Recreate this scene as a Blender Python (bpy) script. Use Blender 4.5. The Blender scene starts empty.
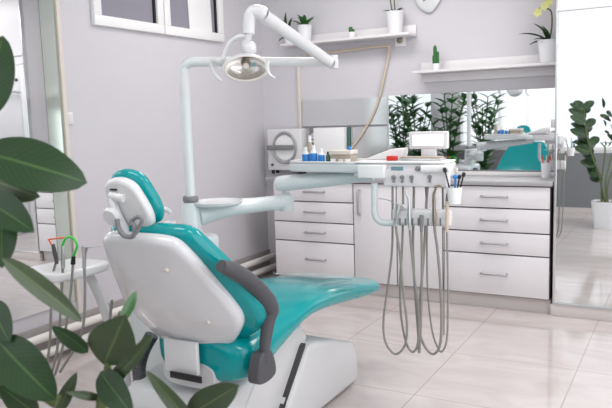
import bpy, bmesh, math, random
from mathutils import Vector, Matrix
random.seed(7)
sc = bpy.context.scene
C = sc.collection
PI = math.pi
R = math.radians

# ------------------------------------------------------------------ camera
F_PX = 684.24
PITCH, YAW, ROLL = .1237, .5117, -.0319
CAM = Vector((2.8201, -4.5231, 1.3126))
fw = Vector((-math.sin(YAW)*math.cos(PITCH), math.cos(YAW)*math.cos(PITCH), -math.sin(PITCH)))
rt0 = Vector((math.cos(YAW), math.sin(YAW), 0))
up0 = rt0.cross(fw)
rt = rt0*math.cos(ROLL) + up0*math.sin(ROLL)
up = -rt0*math.sin(ROLL) + up0*math.cos(ROLL)
cd = bpy.data.cameras.new('camera'); cam = bpy.data.objects.new('camera', cd); C.objects.link(cam)
cd.sensor_width = 36; cd.lens = F_PX/612*36; cd.clip_start = .05
cam.matrix_world = Matrix(((rt.x, up.x, -fw.x, CAM.x), (rt.y, up.y, -fw.y, CAM.y), (rt.z, up.z, -fw.z, CAM.z), (0, 0, 0, 1)))
sc.camera = cam
cd.dof.use_dof = True; cd.dof.focus_distance = 2.7; cd.dof.aperture_fstop = 9

# ------------------------------------------------------------------ world, light, exposure
w = bpy.data.worlds.new('sky'); sc.world = w; w.use_nodes = True
w.node_tree.nodes['Background'].inputs[0].default_value = (.9, .95, 1, 1)
w.node_tree.nodes['Background'].inputs[1].default_value = .85
sc.view_settings.view_transform = 'Standard'; sc.view_settings.look = 'None'
sc.view_settings.gamma = 1; sc.view_settings.use_curve_mapping = False
sc.view_settings.exposure = 0.07
def area(name, loc, rot, sx, sy, power, col=(1, 1, 1)):
    l = bpy.data.lights.new(name, 'AREA'); l.shape = 'RECTANGLE'; l.size = sx; l.size_y = sy
    l.energy = power; l.color = col
    o = bpy.data.objects.new(name, l); C.objects.link(o); o.location = loc; o.rotation_euler = rot
    return o
LAMPS = [(0.9, -0.8), (0.9, -3.3), (2.9, -0.9), (2.9, -3.3)]
for x, y in LAMPS:
    area('ceiling_panel_light', (x, y, 2.70), (0, 0, 0), 1.1, .55, {(0.9, -0.8): 14, (0.9, -3.3): 8, (2.9, -0.9): 20, (2.9, -3.3): 9}[(x, y)], (1, .975, .965))
area('window_daylight', (1.05, -4.68, 1.70), (R(90), 0, 0), 2.4, 1.7, 6, (.93, .97, 1))
area('side_fill_light', (3.64, -2.75, 1.3), (0, R(90), 0), 1.9, 2.5, 25, (.96, .975, 1))  # fill light added to even out the left wall, no known window

def ray(px, py):
    return fw + rt*((px-306)/F_PX) - up*((py-204)/F_PX)
def at(px, py, ax, v):
    d = ray(px, py); t = (v-CAM[ax])/d[ax]
    return CAM + d*t
def dep(px, py, t):
    return CAM + ray(px, py)*t

# ------------------------------------------------------------------ materials
def mat(name, col, rough=.5, metal=0, coat=0, emit=0, trans=0, noise=0, nscale=8, bump=0, bscale=60, spec=.5, alpha=1, ior=1.45):
    m = bpy.data.materials.new(name); m.use_nodes = True
    nt = m.node_tree; b = nt.nodes['Principled BSDF']
    c = (*col, 1)
    b.inputs['Base Color'].default_value = c
    b.inputs['Roughness'].default_value = rough; b.inputs['Metallic'].default_value = metal
    b.inputs['Coat Weight'].default_value = coat; b.inputs['Specular IOR Level'].default_value = spec
    b.inputs['Transmission Weight'].default_value = trans; b.inputs['Alpha'].default_value = alpha
    b.inputs['IOR'].default_value = ior
    if emit:
        b.inputs['Emission Color'].default_value = c; b.inputs['Emission Strength'].default_value = emit
    if noise or bump:
        tc = nt.nodes.new('ShaderNodeTexCoord')
        n = nt.nodes.new('ShaderNodeTexNoise'); n.inputs['Scale'].default_value = nscale; n.inputs['Detail'].default_value = 4
        nt.links.new(tc.outputs['Object'], n.inputs['Vector'])
        if noise:
            mx = nt.nodes.new('ShaderNodeMix'); mx.data_type = 'RGBA'
            mx.inputs[6].default_value = tuple(max(0, k*(1-noise)) for k in col)+(1,)
            mx.inputs[7].default_value = tuple(min(1, k*(1+noise)) for k in col)+(1,)
            nt.links.new(n.outputs['Fac'], mx.inputs[0]); nt.links.new(mx.outputs[2], b.inputs['Base Color'])
        if bump:
            n2 = nt.nodes.new('ShaderNodeTexNoise'); n2.inputs['Scale'].default_value = bscale
            nt.links.new(tc.outputs['Object'], n2.inputs['Vector'])
            bp = nt.nodes.new('ShaderNodeBump'); bp.inputs['Strength'].default_value = bump; bp.inputs['Distance'].default_value = .002
            nt.links.new(n2.outputs['Fac'], bp.inputs['Height']); nt.links.new(bp.outputs[0], b.inputs['Normal'])
    return m
M = {}
M['wall'] = mat('lavender_wall_paint', (.62, .605, .64), .7, noise=.02, bump=.1, bscale=200)
M['wall_back'] = mat('pale_wall_paint', (.64, .625, .66), .7, noise=.02, bump=.1, bscale=200)
M['white_wall'] = mat('white_wall_paint', (.78, .79, .79), .7, noise=.02)
M['dado'] = mat('grey_dado_paint', (.22, .23, .24), .6, noise=.04)
M['ceil'] = mat('ceiling_paint', (.85, .84, .84), .8, noise=.02)
M['plastic'] = mat('white_plastic', (.72, .72, .73), .28, coat=.4, noise=.015)
M['blueplastic'] = mat('cool_white_plastic', (.69, .73, .74), .3, coat=.4, noise=.015)
M['base'] = mat('shaded_white_plastic', (.60, .60, .61), .35, coat=.2, noise=.015)  # white plastic of the chair base, its shadow put into the colour
M['film'] = mat('wrinkled_white_shell', (.68, .68, .70), .22, coat=.5, bump=.5, bscale=14, noise=.02)
M['teal'] = mat('teal_leatherette', (.0, .29, .305), .17, coat=.35, spec=.3, noise=.05, bump=.25, bscale=20)
M['clearsheet'] = mat('clear_film', (.75, .92, .92), .12, trans=.6, alpha=.45, bump=.3, bscale=20)
M['grey'] = mat('dark_grey_rubber', (.075, .075, .085), .5, noise=.08)
M['midgrey'] = mat('mid_grey_plastic', (.22, .22, .23), .4, noise=.04)
M['lam'] = mat('white_laminate', (.76, .74, .76), .35, noise=.015)
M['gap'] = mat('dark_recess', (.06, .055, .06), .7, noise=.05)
M['top'] = mat('grey_worktop', (.36, .355, .37), .3, noise=.1, nscale=60)
M['steel'] = mat('brushed_steel', (.70, .70, .71), .28, metal=1, noise=.05)
M['handle'] = mat('satin_handle_metal', (.42, .42, .44), .35, metal=.6, noise=.03)
M['bronze'] = mat('worn_handpiece_metal', (.36, .30, .24), .3, metal=1, noise=.1)
M['mirror'] = mat('mirror_glass', (.86, .88, .885), .015, metal=1, noise=.005)
M['frost'] = mat('clouded_mirror', (.72, .73, .73), .12, metal=.9, noise=.01)
M['green_edge'] = mat('bevelled_glass_edge', (.62, .68, .62), .1, metal=.8, noise=.01)
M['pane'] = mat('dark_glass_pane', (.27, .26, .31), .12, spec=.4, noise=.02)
M['hose'] = mat('grey_hose', (.27, .265, .245), .45, noise=.05)
M['beige'] = mat('beige_tube', (.62, .53, .42), .5, noise=.04)
M['trim'] = mat('cream_trim', (.72, .66, .60), .5, noise=.03)
M['pipe'] = mat('heating_pipe_paint', (.80, .77, .74), .35, noise=.03)
M['skirt'] = mat('skirting_tile', (.40, .37, .37), .35, noise=.08)
M['plinth'] = mat('plinth_board', (.66, .61, .60), .3, noise=.03)
M['shelf'] = mat('shelf_laminate', (.78, .76, .77), .3, noise=.02)
M['black'] = mat('black_plastic', (.015, .015, .017), .4, noise=.1)
M['blue'] = mat('blue_plastic', (.02, .22, .62), .35, noise=.05)
M['red'] = mat('red_plastic', (.65, .03, .02), .35, noise=.05)
M['orange'] = mat('orange_tube', (.85, .16, .05), .35, noise=.05)
M['green'] = mat('bright_green_tube', (.05, .60, .08), .35, noise=.05)
M['darkgreen'] = mat('dark_green_plastic', (.05, .13, .11), .35, noise=.05)
M['tan'] = mat('tan_tray_liner', (.42, .36, .29), .5, noise=.15, nscale=30)
M['pot'] = mat('white_ceramic', (.82, .83, .85), .25, coat=.4, noise=.01)
M['soil'] = mat('potting_soil', (.05, .035, .025), .9, noise=.3, nscale=40)
M['glass'] = mat('clear_glass', (.95, .97, .97), .03, trans=1, ior=1.3, noise=.001)
M['leaf'] = mat('dark_green_leaf', (.016, .048, .013), .4, coat=.1, noise=.35, nscale=10)
M['leaf2'] = mat('olive_green_leaf', (.062, .090, .045), .42, coat=.1, noise=.3, nscale=10)
M['leaf3'] = mat('mid_green_leaf', (.035, .13, .03), .35, coat=.2, noise=.3, nscale=12)
M['stem'] = mat('green_brown_stem', (.10, .13, .04), .5, noise=.2)
M['cactus'] = mat('cactus_skin', (.03, .15, .035), .5, noise=.3, nscale=60)
M['petal'] = mat('pale_yellow_petal', (.75, .74, .30), .5, noise=.1)
M['white'] = mat('bright_white_plastic', (.86, .86, .86), .4, noise=.01)
M['panel'] = mat('lamp_diffuser', (1, .98, .96), .5, emit=2.2)
M['reflector'] = mat('faceted_reflector', (.86, .84, .82), .25, metal=.8, bump=1, bscale=45)
M['cloth'] = mat('white_paper', (.80, .79, .80), .8, noise=.03, bump=.3, bscale=30)
M['glow'] = mat('lit_viewer_screen', (.95, .95, .97), .4, emit=.35)

# brushed tint on the viewing machines
def add_veins(m, vein):
    nt = m.node_tree; L = nt.links.new; b = nt.nodes['Principled BSDF']
    src = b.inputs['Base Color'].links[0].from_socket
    uv = nt.nodes.new('ShaderNodeUVMap'); sp = nt.nodes.new('ShaderNodeSeparateXYZ'); L(uv.outputs[0], sp.inputs[0])
    def mth(op, a, b_):
        n = nt.nodes.new('ShaderNodeMath'); n.operation = op
        for i, v in enumerate((a, b_)):
            if isinstance(v, (int, float)): n.inputs[i].default_value = v
            else: L(v, n.inputs[i])
        return n.outputs[0]
    d = mth('ABSOLUTE', mth('SUBTRACT', sp.outputs[0], .5), 0)
    rib = mth('LESS_THAN', d, .028)
    side = mth('MULTIPLY', mth('LESS_THAN', mth('FRACT', mth('MULTIPLY', mth('SUBTRACT', sp.outputs[1], mth('MULTIPLY', d, .5)), 14), 0), .10), .30)
    f = mth('MAXIMUM', mth('MULTIPLY', rib, .8), side)
    mx = nt.nodes.new('ShaderNodeMix'); mx.data_type = 'RGBA'; L(f, mx.inputs[0]); L(src, mx.inputs[6]); mx.inputs[7].default_value = (*vein, 1)
    L(mx.outputs[2], b.inputs['Base Color'])
add_veins(M['leaf'], (.07, .15, .04)); add_veins(M['leaf2'], (.13, .20, .07))
def floor_mat():
    m = bpy.data.materials.new('polished_marble_tiles'); m.use_nodes = True
    nt = m.node_tree; b = nt.nodes['Principled BSDF']; L = nt.links.new
    tc = nt.nodes.new('ShaderNodeTexCoord')
    mp = nt.nodes.new('ShaderNodeMapping'); mp.inputs['Scale'].default_value = (1, 2.6, 1); mp.inputs['Rotation'].default_value = (0, 0, .25)
    n = nt.nodes.new('ShaderNodeTexNoise'); n.inputs['Scale'].default_value = 2.2; n.inputs['Detail'].default_value = 7; n.inputs['Distortion'].default_value = 1.2
    ge = nt.nodes.new('ShaderNodeNewGeometry')
    L(tc.outputs['Object'], mp.inputs[0]); L(mp.outputs[0], n.inputs['Vector'])
    cr = nt.nodes.new('ShaderNodeValToRGB')
    cr.color_ramp.elements[0].position = .3; cr.color_ramp.elements[0].color = (.54, .475, .465, 1)
    cr.color_ramp.elements[1].position = .62; cr.color_ramp.elements[1].color = (.62, .565, .555, 1)
    L(n.outputs['Fac'], cr.inputs[0])
    br = nt.nodes.new('ShaderNodeTexBrick'); br.offset = 0; br.squash = 1
    mp2 = nt.nodes.new('ShaderNodeMapping'); mp2.inputs['Location'].default_value = (-(2.36-.6375*6), .305+.6375*8, 0)
    L(ge.outputs['Position'], mp2.inputs[0]); L(mp2.outputs[0], br.inputs['Vector'])
    br.inputs['Scale'].default_value = 1; br.inputs['Mortar Size'].default_value = .0028
    br.inputs['Brick Width'].default_value = .6375; br.inputs['Row Height'].default_value = .6375
    br.inputs['Mortar Smooth'].default_value = .1
    mx = nt.nodes.new('ShaderNodeMix'); mx.data_type = 'RGBA'
    L(br.outputs['Fac'], mx.inputs[0]); L(cr.outputs[0], mx.inputs[6]); mx.inputs[7].default_value = (.42, .355, .33, 1)
    L(mx.outputs[2], b.inputs['Base Color'])
    b.inputs['Roughness'].default_value = .09; b.inputs['Specular IOR Level'].default_value = .6
    return m
M['floor'] = floor_mat()

# ------------------------------------------------------------------ helpers
def tag(o, label=None, cat=None, group=None, kind=None):
    if label: o['label'] = label
    if cat: o['category'] = cat
    if group: o['group'] = group
    if kind: o['kind'] = kind
    return o
def thing(name, label, cat, loc=(0, 0, 0), group=None):
    o = bpy.data.objects.new(name, None); C.objects.link(o); o.location = loc; o.empty_display_size = .05
    return tag(o, label, cat, group)
def obj(name, bm, m, parent=None, smooth=True, label=None):
    bmesh.ops.recalc_face_normals(bm, faces=bm.faces)
    me = bpy.data.meshes.new(name); bm.to_mesh(me); bm.free()
    me.materials.append(M[m] if isinstance(m, str) else m)
    if smooth:
        for p in me.polygons: p.use_smooth = True
        me.set_sharp_from_angle(angle=R(40))
    o = bpy.data.objects.new(name, me); C.objects.link(o)
    if parent is not None:
        # world-space meshes are written in world coordinates; undo the parents' offset
        off = Vector((0, 0, 0)); q = parent
        while q is not None: off += q.location; q = q.parent
        me.transform(Matrix.Translation(-off)); o.parent = parent
    else:
        c = Vector((sum(v.co.x for v in me.vertices), sum(v.co.y for v in me.vertices), 0))/max(1, len(me.vertices))
        zmin = min(v.co.z for v in me.vertices); c.z = zmin
        me.transform(Matrix.Translation(-c)); o.location = c
    if label: o['label'] = label
    return o
def struct(name, bm, m, smooth=False, label=None):
    o = obj(name, bm, m, None, smooth); o['kind'] = 'structure'
    if label: o['label'] = label
    return o
def BM(): return bmesh.new()
def box(bm, lo, hi, bev=0, seg=2, mtx=None):
    r = bmesh.ops.create_cube(bm, size=1); vs = r['verts']
    lo = Vector(lo); hi = Vector(hi)
    for v in vs: v.co = Vector([lo[i]+(hi[i]-lo[i])*(v.co[i]+.5) for i in range(3)])
    if bev:
        es = list({e for v in vs for e in v.link_edges})
        rr = bmesh.ops.bevel(bm, geom=es, offset=bev, segments=seg, affect='EDGES', profile=.5)
        vs = list({v for f in rr['faces'] for v in f.verts} | {v for v in vs if v.is_valid})
    if mtx is not None:
        for v in vs: v.co = mtx @ v.co
    return bm
def catmull(pts, n=8, closed=False):
    P = [Vector(p) for p in pts]; out = []; N = len(P)
    rng = range(N) if closed else range(N-1)
    for i in rng:
        if closed: a, b, c, d = P[(i-1) % N], P[i], P[(i+1) % N], P[(i+2) % N]
        else: a, b, c, d = P[max(i-1, 0)], P[i], P[i+1], P[min(i+2, N-1)]
        for k in range(n):
            t = k/n
            out.append(.5*((2*b)+(c-a)*t+(2*a-5*b+4*c-d)*t*t+(-a+3*b-3*c+d)*t*t*t))
    if not closed: out.append(P[-1].copy())
    return out
def tube(bm, pts, rad, seg=12, smooth=0, caps=True, flat=1.0, hint=None):
    """rad: number or list; flat squashes the section along the second frame axis"""
    if smooth:
        if isinstance(rad, (list, tuple)):
            rr = catmull([(r_, 0, 0) for r_ in rad], smooth); rad = [v.x for v in rr]
        pts = catmull(pts, smooth)
    P = [Vector(p) for p in pts]; N = len(P)
    if not isinstance(rad, (list, tuple)): rad = [rad]*N
    T = []
    for i in range(N):
        t = P[min(i+1, N-1)]-P[max(i-1, 0)]; T.append(t.normalized())
    u = hint if hint is not None else (Vector((0, 0, 1)) if abs(T[0].z) < .9 else Vector((1, 0, 0)))
    rings = []
    for i in range(N):
        u = (Vector(u)-T[i]*Vector(u).dot(T[i])).normalized(); v_ = T[i].cross(u)
        ring = []
        for k in range(seg):
            a = 2*PI*k/seg
            ring.append(bm.verts.new(P[i]+u*math.cos(a)*rad[i]*flat+v_*math.sin(a)*rad[i]))
        rings.append(ring)
    for i in range(N-1):
        for k in range(seg):
            bm.faces.new((rings[i][k], rings[i][(k+1) % seg], rings[i+1][(k+1) % seg], rings[i+1][k]))
    if caps:
        bm.faces.new(rings[0][::-1]); bm.faces.new(rings[-1])
    return bm
def lathe(bm, prof, c=(0, 0, 0), seg=24, axis=None, sx=1, sy=1):
    """profile [(r, z)] about z (or about `axis`) through c"""
    c = Vector(c)
    q = Vector((0, 0, 1)).rotation_difference(Vector(axis)).to_matrix() if axis is not None else Matrix.Identity(3)
    rings = []
    for r_, z in prof:
        if r_ < 1e-6: rings.append([bm.verts.new(c+q@Vector((0, 0, z)))]); continue
        rings.append([bm.verts.new(c+q@Vector((r_*sx*math.cos(2*PI*k/seg), r_*sy*math.sin(2*PI*k/seg), z))) for k in range(seg)])
    for a, b in zip(rings, rings[1:]):
        for k in range(seg):
            k2 = (k+1) % seg
            if len(a) == 1 and len(b) == 1: continue
            if len(a) == 1: bm.faces.new((a[0], b[k2], b[k]))
            elif len(b) == 1: bm.faces.new((a[k], a[k2], b[0]))
            else: bm.faces.new((a[k], a[k2], b[k2], b[k]))
    if len(rings[0]) > 1: bm.faces.new(rings[0][::-1])
    if len(rings[-1]) > 1: bm.faces.new(rings[-1])
    return bm
def cyl(bm, a, b, r_, seg=20, r2=None):
    a = Vector(a); b = Vector(b); h = (b-a).length
    return lathe(bm, [(r_, 0), (r2 if r2 is not None else r_, h)], a, seg, (b-a).normalized())
def pad(bm, O, u, v, n, outline, t0, t1, bev=.015, dome0=0, dome1=0, seg=4, bend=None):
    """rounded slab: closed outline in (u,v), from t0 to t1 along n"""
    O = Vector(O); u = Vector(u); v = Vector(v); n = Vector(n)
    out = catmull([(a, b, 0) for a, b in outline], 6, True)
    cx = sum(p.x for p in out)/len(out); cy = sum(p.y for p in out)/len(out)
    rad = sum(math.hypot(p.x-cx, p.y-cy) for p in out)/len(out)
    lv = []
    for s_ in (.35, .6, .8): lv.append((s_*(1-bev/rad), t0-dome0*(1-s_**2)))
    for k in range(seg+1):
        a = PI/2*k/seg; lv.append((1-bev/rad*(1-math.sin(a)), t0+bev*(1-math.cos(a))))
    for k in range(seg+1):
        a = PI/2*k/seg; lv.append((1-bev/rad*(1-math.cos(a)), t1-bev*(1-math.sin(a))))
    for s_ in (.8, .6, .35): lv.append((s_*(1-bev/rad), t1+dome1*(1-s_**2)))
    rings = []
    for s_, t in lv:
        ring = []
        for p in out:
            a, b = cx+(p.x-cx)*s_, cy+(p.y-cy)*s_
            tt = t+(bend(a, b) if bend else 0)
            ring.append(bm.verts.new(O+u*a+v*b+n*tt))
        rings.append(ring)
    N = len(out)
    for a, b in zip(rings, rings[1:]):
        for k in range(N): bm.faces.new((a[k], a[(k+1) % N], b[(k+1) % N], b[k]))
    for ring, t in ((rings[0], t0-dome0), (rings[-1], t1+dome1)):
        c = bm.verts.new(O+u*cx+v*cy+n*(t+(bend(cx, cy) if bend else 0)))
        for k in range(N): bm.faces.new((ring[k], ring[(k+1) % N], c))
    return bm
def prism(bm, pts, axis, a, b, bev=0, seg=3):
    """polygon given as points in the two other axes, extruded along axis from a to b"""
    def mk(p, v):
        q = list(p); q.insert(axis, v); return q
    f0 = [bm.verts.new(mk(p, a)) for p in pts]; f1 = [bm.verts.new(mk(p, b)) for p in pts]
    N = len(pts); fs = [bm.faces.new(f0), bm.faces.new(f1[::-1])]
    for k in range(N): fs.append(bm.faces.new((f0[k], f1[k], f1[(k+1) % N], f0[(k+1) % N])))
    if bev:
        bmesh.ops.recalc_face_normals(bm, faces=fs)
        es = list({e for f in fs for e in f.edges})
        bmesh.ops.bevel(bm, geom=es, offset=bev, segments=seg, affect='EDGES', profile=.5)
    return bm
def copy_tree(o, parent=None):
    c = o.copy(); C.objects.link(c); c.parent = parent
    for ch in [k for k in bpy.data.objects if k.parent == o]: copy_tree(ch, c)
    return c

# ------------------------------------------------------------------ the setting
XL, XR, YF, YB, ZC = -.346, 3.75, -4.8, .427, 2.75
struct('floor', box(BM(), (XL-.1, YF-.1, -.1), (XR+.1, YB+.1, 0)), 'floor')
struct('ceiling', box(BM(), (XL-.1, YF-.1, ZC), (XR+.1, YB+.1, ZC+.1)), 'ceil')
struct('wall_back', box(BM(), (XL-.1, YB, 0), (XR+.1, YB+.1, ZC)), 'wall_back')
bm = BM(); sy0, sy1, sz0, sz1 = -4.0, -1.5, .3, 2.25
box(bm, (XR, YF, 0), (XR+.1, sy0, ZC)); box(bm, (XR, sy1, 0), (XR+.1, YB, ZC)); box(bm, (XR, sy0, 0), (XR+.1, sy1, sz0)); box(bm, (XR, sy0, sz1), (XR+.1, sy1, ZC))
struct('wall_right', bm, 'white_wall')
# left wall with two window openings
W1 = (-1.455, -.815); W2 = (-.815, -.125); WZ = (1.915, 2.55)
bm = BM()
box(bm, (XL-.1, YF, 0), (XL, YB, WZ[0])); box(bm, (XL-.1, YF, WZ[1]), (XL, YB, ZC))
box(bm, (XL-.1, YF, WZ[0]), (XL, W1[0], WZ[1])); box(bm, (XL-.1, W2[1], WZ[0]), (XL, YB, WZ[1]))
struct('wall_left', bm, 'wall')
# wall behind the camera with a wide window over a grey dado
wx0, wx1, wz0, wz1 = -.2, 2.3, .80, 2.64
bm = BM()
box(bm, (XL-.1, YF-.1, .77), (wx0, YF, ZC)); box(bm, (wx1, YF-.1, .77), (XR+.1, YF, ZC))
box(bm, (wx0, YF-.1, .77), (wx1, YF, wz0)); box(bm, (wx0, YF-.1, wz1), (wx1, YF, ZC))
struct('wall_front', bm, 'white_wall')
struct('wall_front_dado', box(BM(), (XL-.1, YF-.1, 0), (XR+.1, YF+.006, .77)), 'dado')
struct('baseboard_front', box(BM(), (XL, YF+.006, 0), (XR, YF+.02, .07)), 'plinth')
# two high casement windows on the left wall
for i, (a, b) in enumerate((W1, W2)):
    r_ = thing('window_%d' % (i+1), ('high white framed window further from the mirrored cupboard, left one of the pair' if i == 0 else 'high white framed window nearer the room corner, right one of the pair'), 'window', (XL, (a+b)/2, WZ[0]))
    r_['kind'] = 'structure'; del r_['category']
    bm = BM(); e = .004; fx0, fx1 = XL-.05, XL+.03; t = .062
    a2, b2 = a+e, b-e
    box(bm, (fx0, a2, WZ[0]), (fx1, b2, WZ[0]+t), .004); box(bm, (fx0, a2, WZ[1]-t), (fx1, b2, WZ[1]), .004)
    box(bm, (fx0, a2, WZ[0]+t), (fx1, a2+t, WZ[1]-t), .004); box(bm, (fx0, b2-t, WZ[0]+t), (fx1, b2, WZ[1]-t), .004)
    obj('window_frame', bm, 'white', r_)
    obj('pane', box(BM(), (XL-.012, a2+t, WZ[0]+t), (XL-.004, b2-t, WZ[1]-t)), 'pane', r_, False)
    obj('pane_gasket', box(BM(), (XL-.004, b2-t-.014, WZ[0]+t), (XL+.012, b2-t, WZ[1]-t)), 'black', r_, False)
    if i == 1:
        obj('blind_reflection', tube(BM(), [(XL+.001, a2+t+.37, WZ[0]+t), (XL+.001, a2+t+.35, WZ[1]-t)], .135, 16, flat=.03, hint=Vector((1, 0, 0))), 'white', r_)  # white strip standing in for a blind reflected in the glass
# skirting and pipes on the left
struct('baseboard_left', box(BM(), (XL, YF, 0), (XL+.012, YB, .20)), 'skirt')
for nm, z, x, rr in (('upper', .150, XL+.06, .024), ('lower', .062, XL+.075, .024)):
    bm = BM(); tube(bm, [(x, YF+.05, z), (x, YB-.02, z)], rr, 16)
    for yy in (-4, -2.6, -1.2, .1): tube(bm, [(x, yy, z), (XL+.005, yy, z)], .008, 8)
    o = obj('heating_pipe', bm, 'pipe'); tag(o, 'white heating pipe along the left skirting, %s of the two' % nm, 'pipe', 'heating pipes along the skirting')
struct('trim_1', box(BM(), (XL, -1.725, .2), (XL+.018, -1.70, ZC)), 'trim', label='narrow cream vertical trim at the edge of the left mirror')
# left wall mirror: bevelled strip plus main sheet
r_ = thing('wall_mirror', 'tall mirror with pale green border on the left wall beside the assistant holder', 'mirror', (XL, -2.8, .28))
obj('bevelled_edge', prism(BM(), [(XL+.003, -1.728), (XL+.004, -1.728), (XL+.010, -1.84), (XL+.003, -1.84)], 2, .28, ZC-.01), 'green_edge', r_, False, 'pale green bevelled strip')
obj('mirror_sheet', box(BM(), (XL+.003, -3.9, .28), (XL+.009, -1.842, ZC-.01)), 'mirror', r_, False)
# front window
r_ = thing('window_3', 'wide white framed window above the grey dado behind the camera', 'window', (1, YF, wz0)); r_['kind'] = 'structure'; del r_['category']
bm = BM()
for x in (wx0+.03, .40, .80, 1.45, wx1-.03): box(bm, (x-.03, YF-.08, wz0), (x+.03, YF+.01, wz1), .004)
for z in (wz0+.03, wz1-.03): box(bm, (wx0+.001, YF-.075, z-.03), (wx1-.001, YF+.014, z+.03), .004)
obj('window_frame', bm, 'white', r_)
r_ = thing('window_4', 'added wide white framed window for fill light in the right wall outside the picture', 'window', (XR, -2.75, sz0)); r_['kind'] = 'structure'; del r_['category']  # window added to go with the side fill light
bm = BM()
for y in (sy0+.03, -3.15, -2.35, sy1-.03): box(bm, (XR-.01, y-.03, sz0), (XR+.08, y+.03, sz1), .004)
for z in (sz0+.03, sz1-.03): box(bm, (XR-.01, sy0, z-.03), (XR+.08, sy1, z+.03), .004)
obj('window_frame', bm, 'white', r_)
# white door in the right wall, seen twice mirrored
r_ = thing('door_1', 'white door with lever handle in the right wall, seen in the left mirror', 'door', (XR, -.85, 0)); r_['kind'] = 'structure'; del r_['category']
bm = BM()
box(bm, (XR-.03, -1.30, 0), (XR-.001, -1.24, 2.33), .004); box(bm, (XR-.03, -.36, 0), (XR-.001, -.30, 2.33), .004); box(bm, (XR-.03, -1.30, 2.27), (XR-.001, -.30, 2.33), .004)
obj('door_frame', bm, 'white', r_)
obj('door_leaf', box(BM(), (XR-.02, -1.238, .005), (XR-.002, -.362, 2.268), .003), 'lam', r_)
obj('lever_handle', tube(BM(), [(XR-.02, -1.19, 1.75), (XR-.07, -1.19, 1.75), (XR-.075, -1.17, 1.75), (XR-.07, -1.02, 1.75)], .013, 10), 'steel', r_)
obj('lock', cyl(BM(), (XR-.02, -1.19, 1.90), (XR-.03, -1.19, 1.90), .02, 14), 'grey', r_)
r_ = thing('light_switch', 'small white light switch at the cream trim of the left wall', 'switch', (XL, -1.67, 1.35))
obj('plate', box(BM(), (XL+.001, -1.699, 1.325), (XL+.010, -1.655, 1.395), .002), 'white', r_)
obj('rocker', box(BM(), (XL+.010, -1.690, 1.335), (XL+.014, -1.664, 1.385), .001), 'lam', r_)
# ceiling panels
for x, y in LAMPS:
    r_ = thing('ceiling_light', 'square white recessed ceiling panel over the room at %s' % {(.9, -.8): 'the far left', (.9, -3.3): 'the near left', (2.9, -.9): 'the far right', (2.9, -3.3): 'the near right'}[(x, y)], 'ceiling light', (x, y, ZC), 'ceiling panels')
    obj('frame', box(BM(), (x-.6, y-.32, ZC-.02), (x+.6, y+.32, ZC-.001), .004), 'white', r_)
    obj('diffuser', box(BM(), (x-.56, y-.28, ZC-.03), (x+.56, y+.28, ZC-.018), .003), 'panel', r_)

# mirrored wardrobe column on the right
r_ = thing('mirrored_cupboard', 'tall mirror fronted cupboard right of the drawers on a beige plinth', 'cupboard', (2.7, .2, 0))
x0, x1 = 2.092, 3.3
obj('carcass', box(BM(), (x0, .03, .0), (x1, YB-.003, 2.6)), 'lam', r_, False)
obj('plinth', box(BM(), (x0-.02, -.012, 0), (x1, .03, .075), .003), 'plinth', r_)
obj('mirror_door', box(BM(), (x0+.004, .0, .083), (x1-.01, .012, 1.915)), 'mirror', r_, False)
bm = BM(); box(bm, (x0-.008, -.012, .075), (x0+.006, .03, 2.6), .002); box(bm, (x0, -.016, .075), (x1, .0, .086), .001)
obj('edge_profile', bm, 'steel', r_)
bm = BM(); box(bm, (x0, -.02, 1.915), (x1, .03, 1.935), .002); box(bm, (x0, -.006, 1.935), (x1, .03, 2.0), .004); box(bm, (x0, -.02, 2.0), (x1, .03, 2.02), .002)
obj('header_rail', bm, 'lam', r_)
obj('upper_door', box(BM(), (x0, .005, 2.022), (x1, .03, 2.598), .002), 'lam', r_)

# ------------------------------------------------------------------ base cabinets
CT = .84
XD = [0.0, .6856, 1.36, 2.066]
Z4 = [.1012, .3805, .5305, .6888, CT-.004]
def cab(name, x0, x1, label, drawers):
    r_ = thing(name, label, 'cabinet', ((x0+x1)/2, .2, 0), 'base cabinets along the back wall')
    bm = BM(); box(bm, (x0+.001, .0, .0982), (x1-.001, YB-.003, CT-.001)); obj('carcass', bm, 'gap', r_, False)
    obj('plinth', box(BM(), (x0, .03, 0), (x1, YB-.01, .098)), 'plinth', r_, False)
    g = .0045
    if drawers:
        hx = (x0+x1)/2 if x0 > .5 else x0+.367
        for a, b in zip(Z4, Z4[1:]):
            d = obj('drawer', box(BM(), (x0+g, -.019, a+g), (x1-g, -.0005, b-g), .0015), 'lam', r_)
            zc = {0: .249, 1: .456, 2: .612, 3: .767}[Z4.index(a)]
            bm = BM(); hw = .082
            tube(bm, [(hx-hw, -.02, zc), (hx-hw, -.042, zc), (hx-hw+.012, -.05, zc), (hx+hw-.012, -.05, zc), (hx+hw, -.042, zc), (hx+hw, -.02, zc)], .0085, 10, flat=.9)
            obj('handle', bm, 'handle', d)
    else:
        for k, (a, b) in enumerate(((x0, (x0+x1)/2), ((x0+x1)/2, x1))):
            d = obj('door', box(BM(), (a+g, -.019, Z4[0]+g), (b-g, -.0005, Z4[4]-g), .0015), 'lam', r_)
            hx = a+.052 if k == 0 else b-.052
            bm = BM(); tube(bm, [(hx, -.02, .785), (hx, -.042, .785), (hx, -.05, .773), (hx, -.05, .622), (hx, -.042, .61), (hx, -.02, .61)], .0085, 10)
            obj('handle', bm, 'handle', d)
    return r_
cab('drawer_cabinet', XD[0], XD[1], 'white four drawer base cabinet beside the heating pipes', True)
cab('door_cabinet', XD[1], XD[2], 'white two door base cabinet between the two drawer cabinets', False)
cab('drawer_cabinet', XD[2], XD[3], 'white four drawer base cabinet beside the mirrored cupboard', True)
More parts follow.
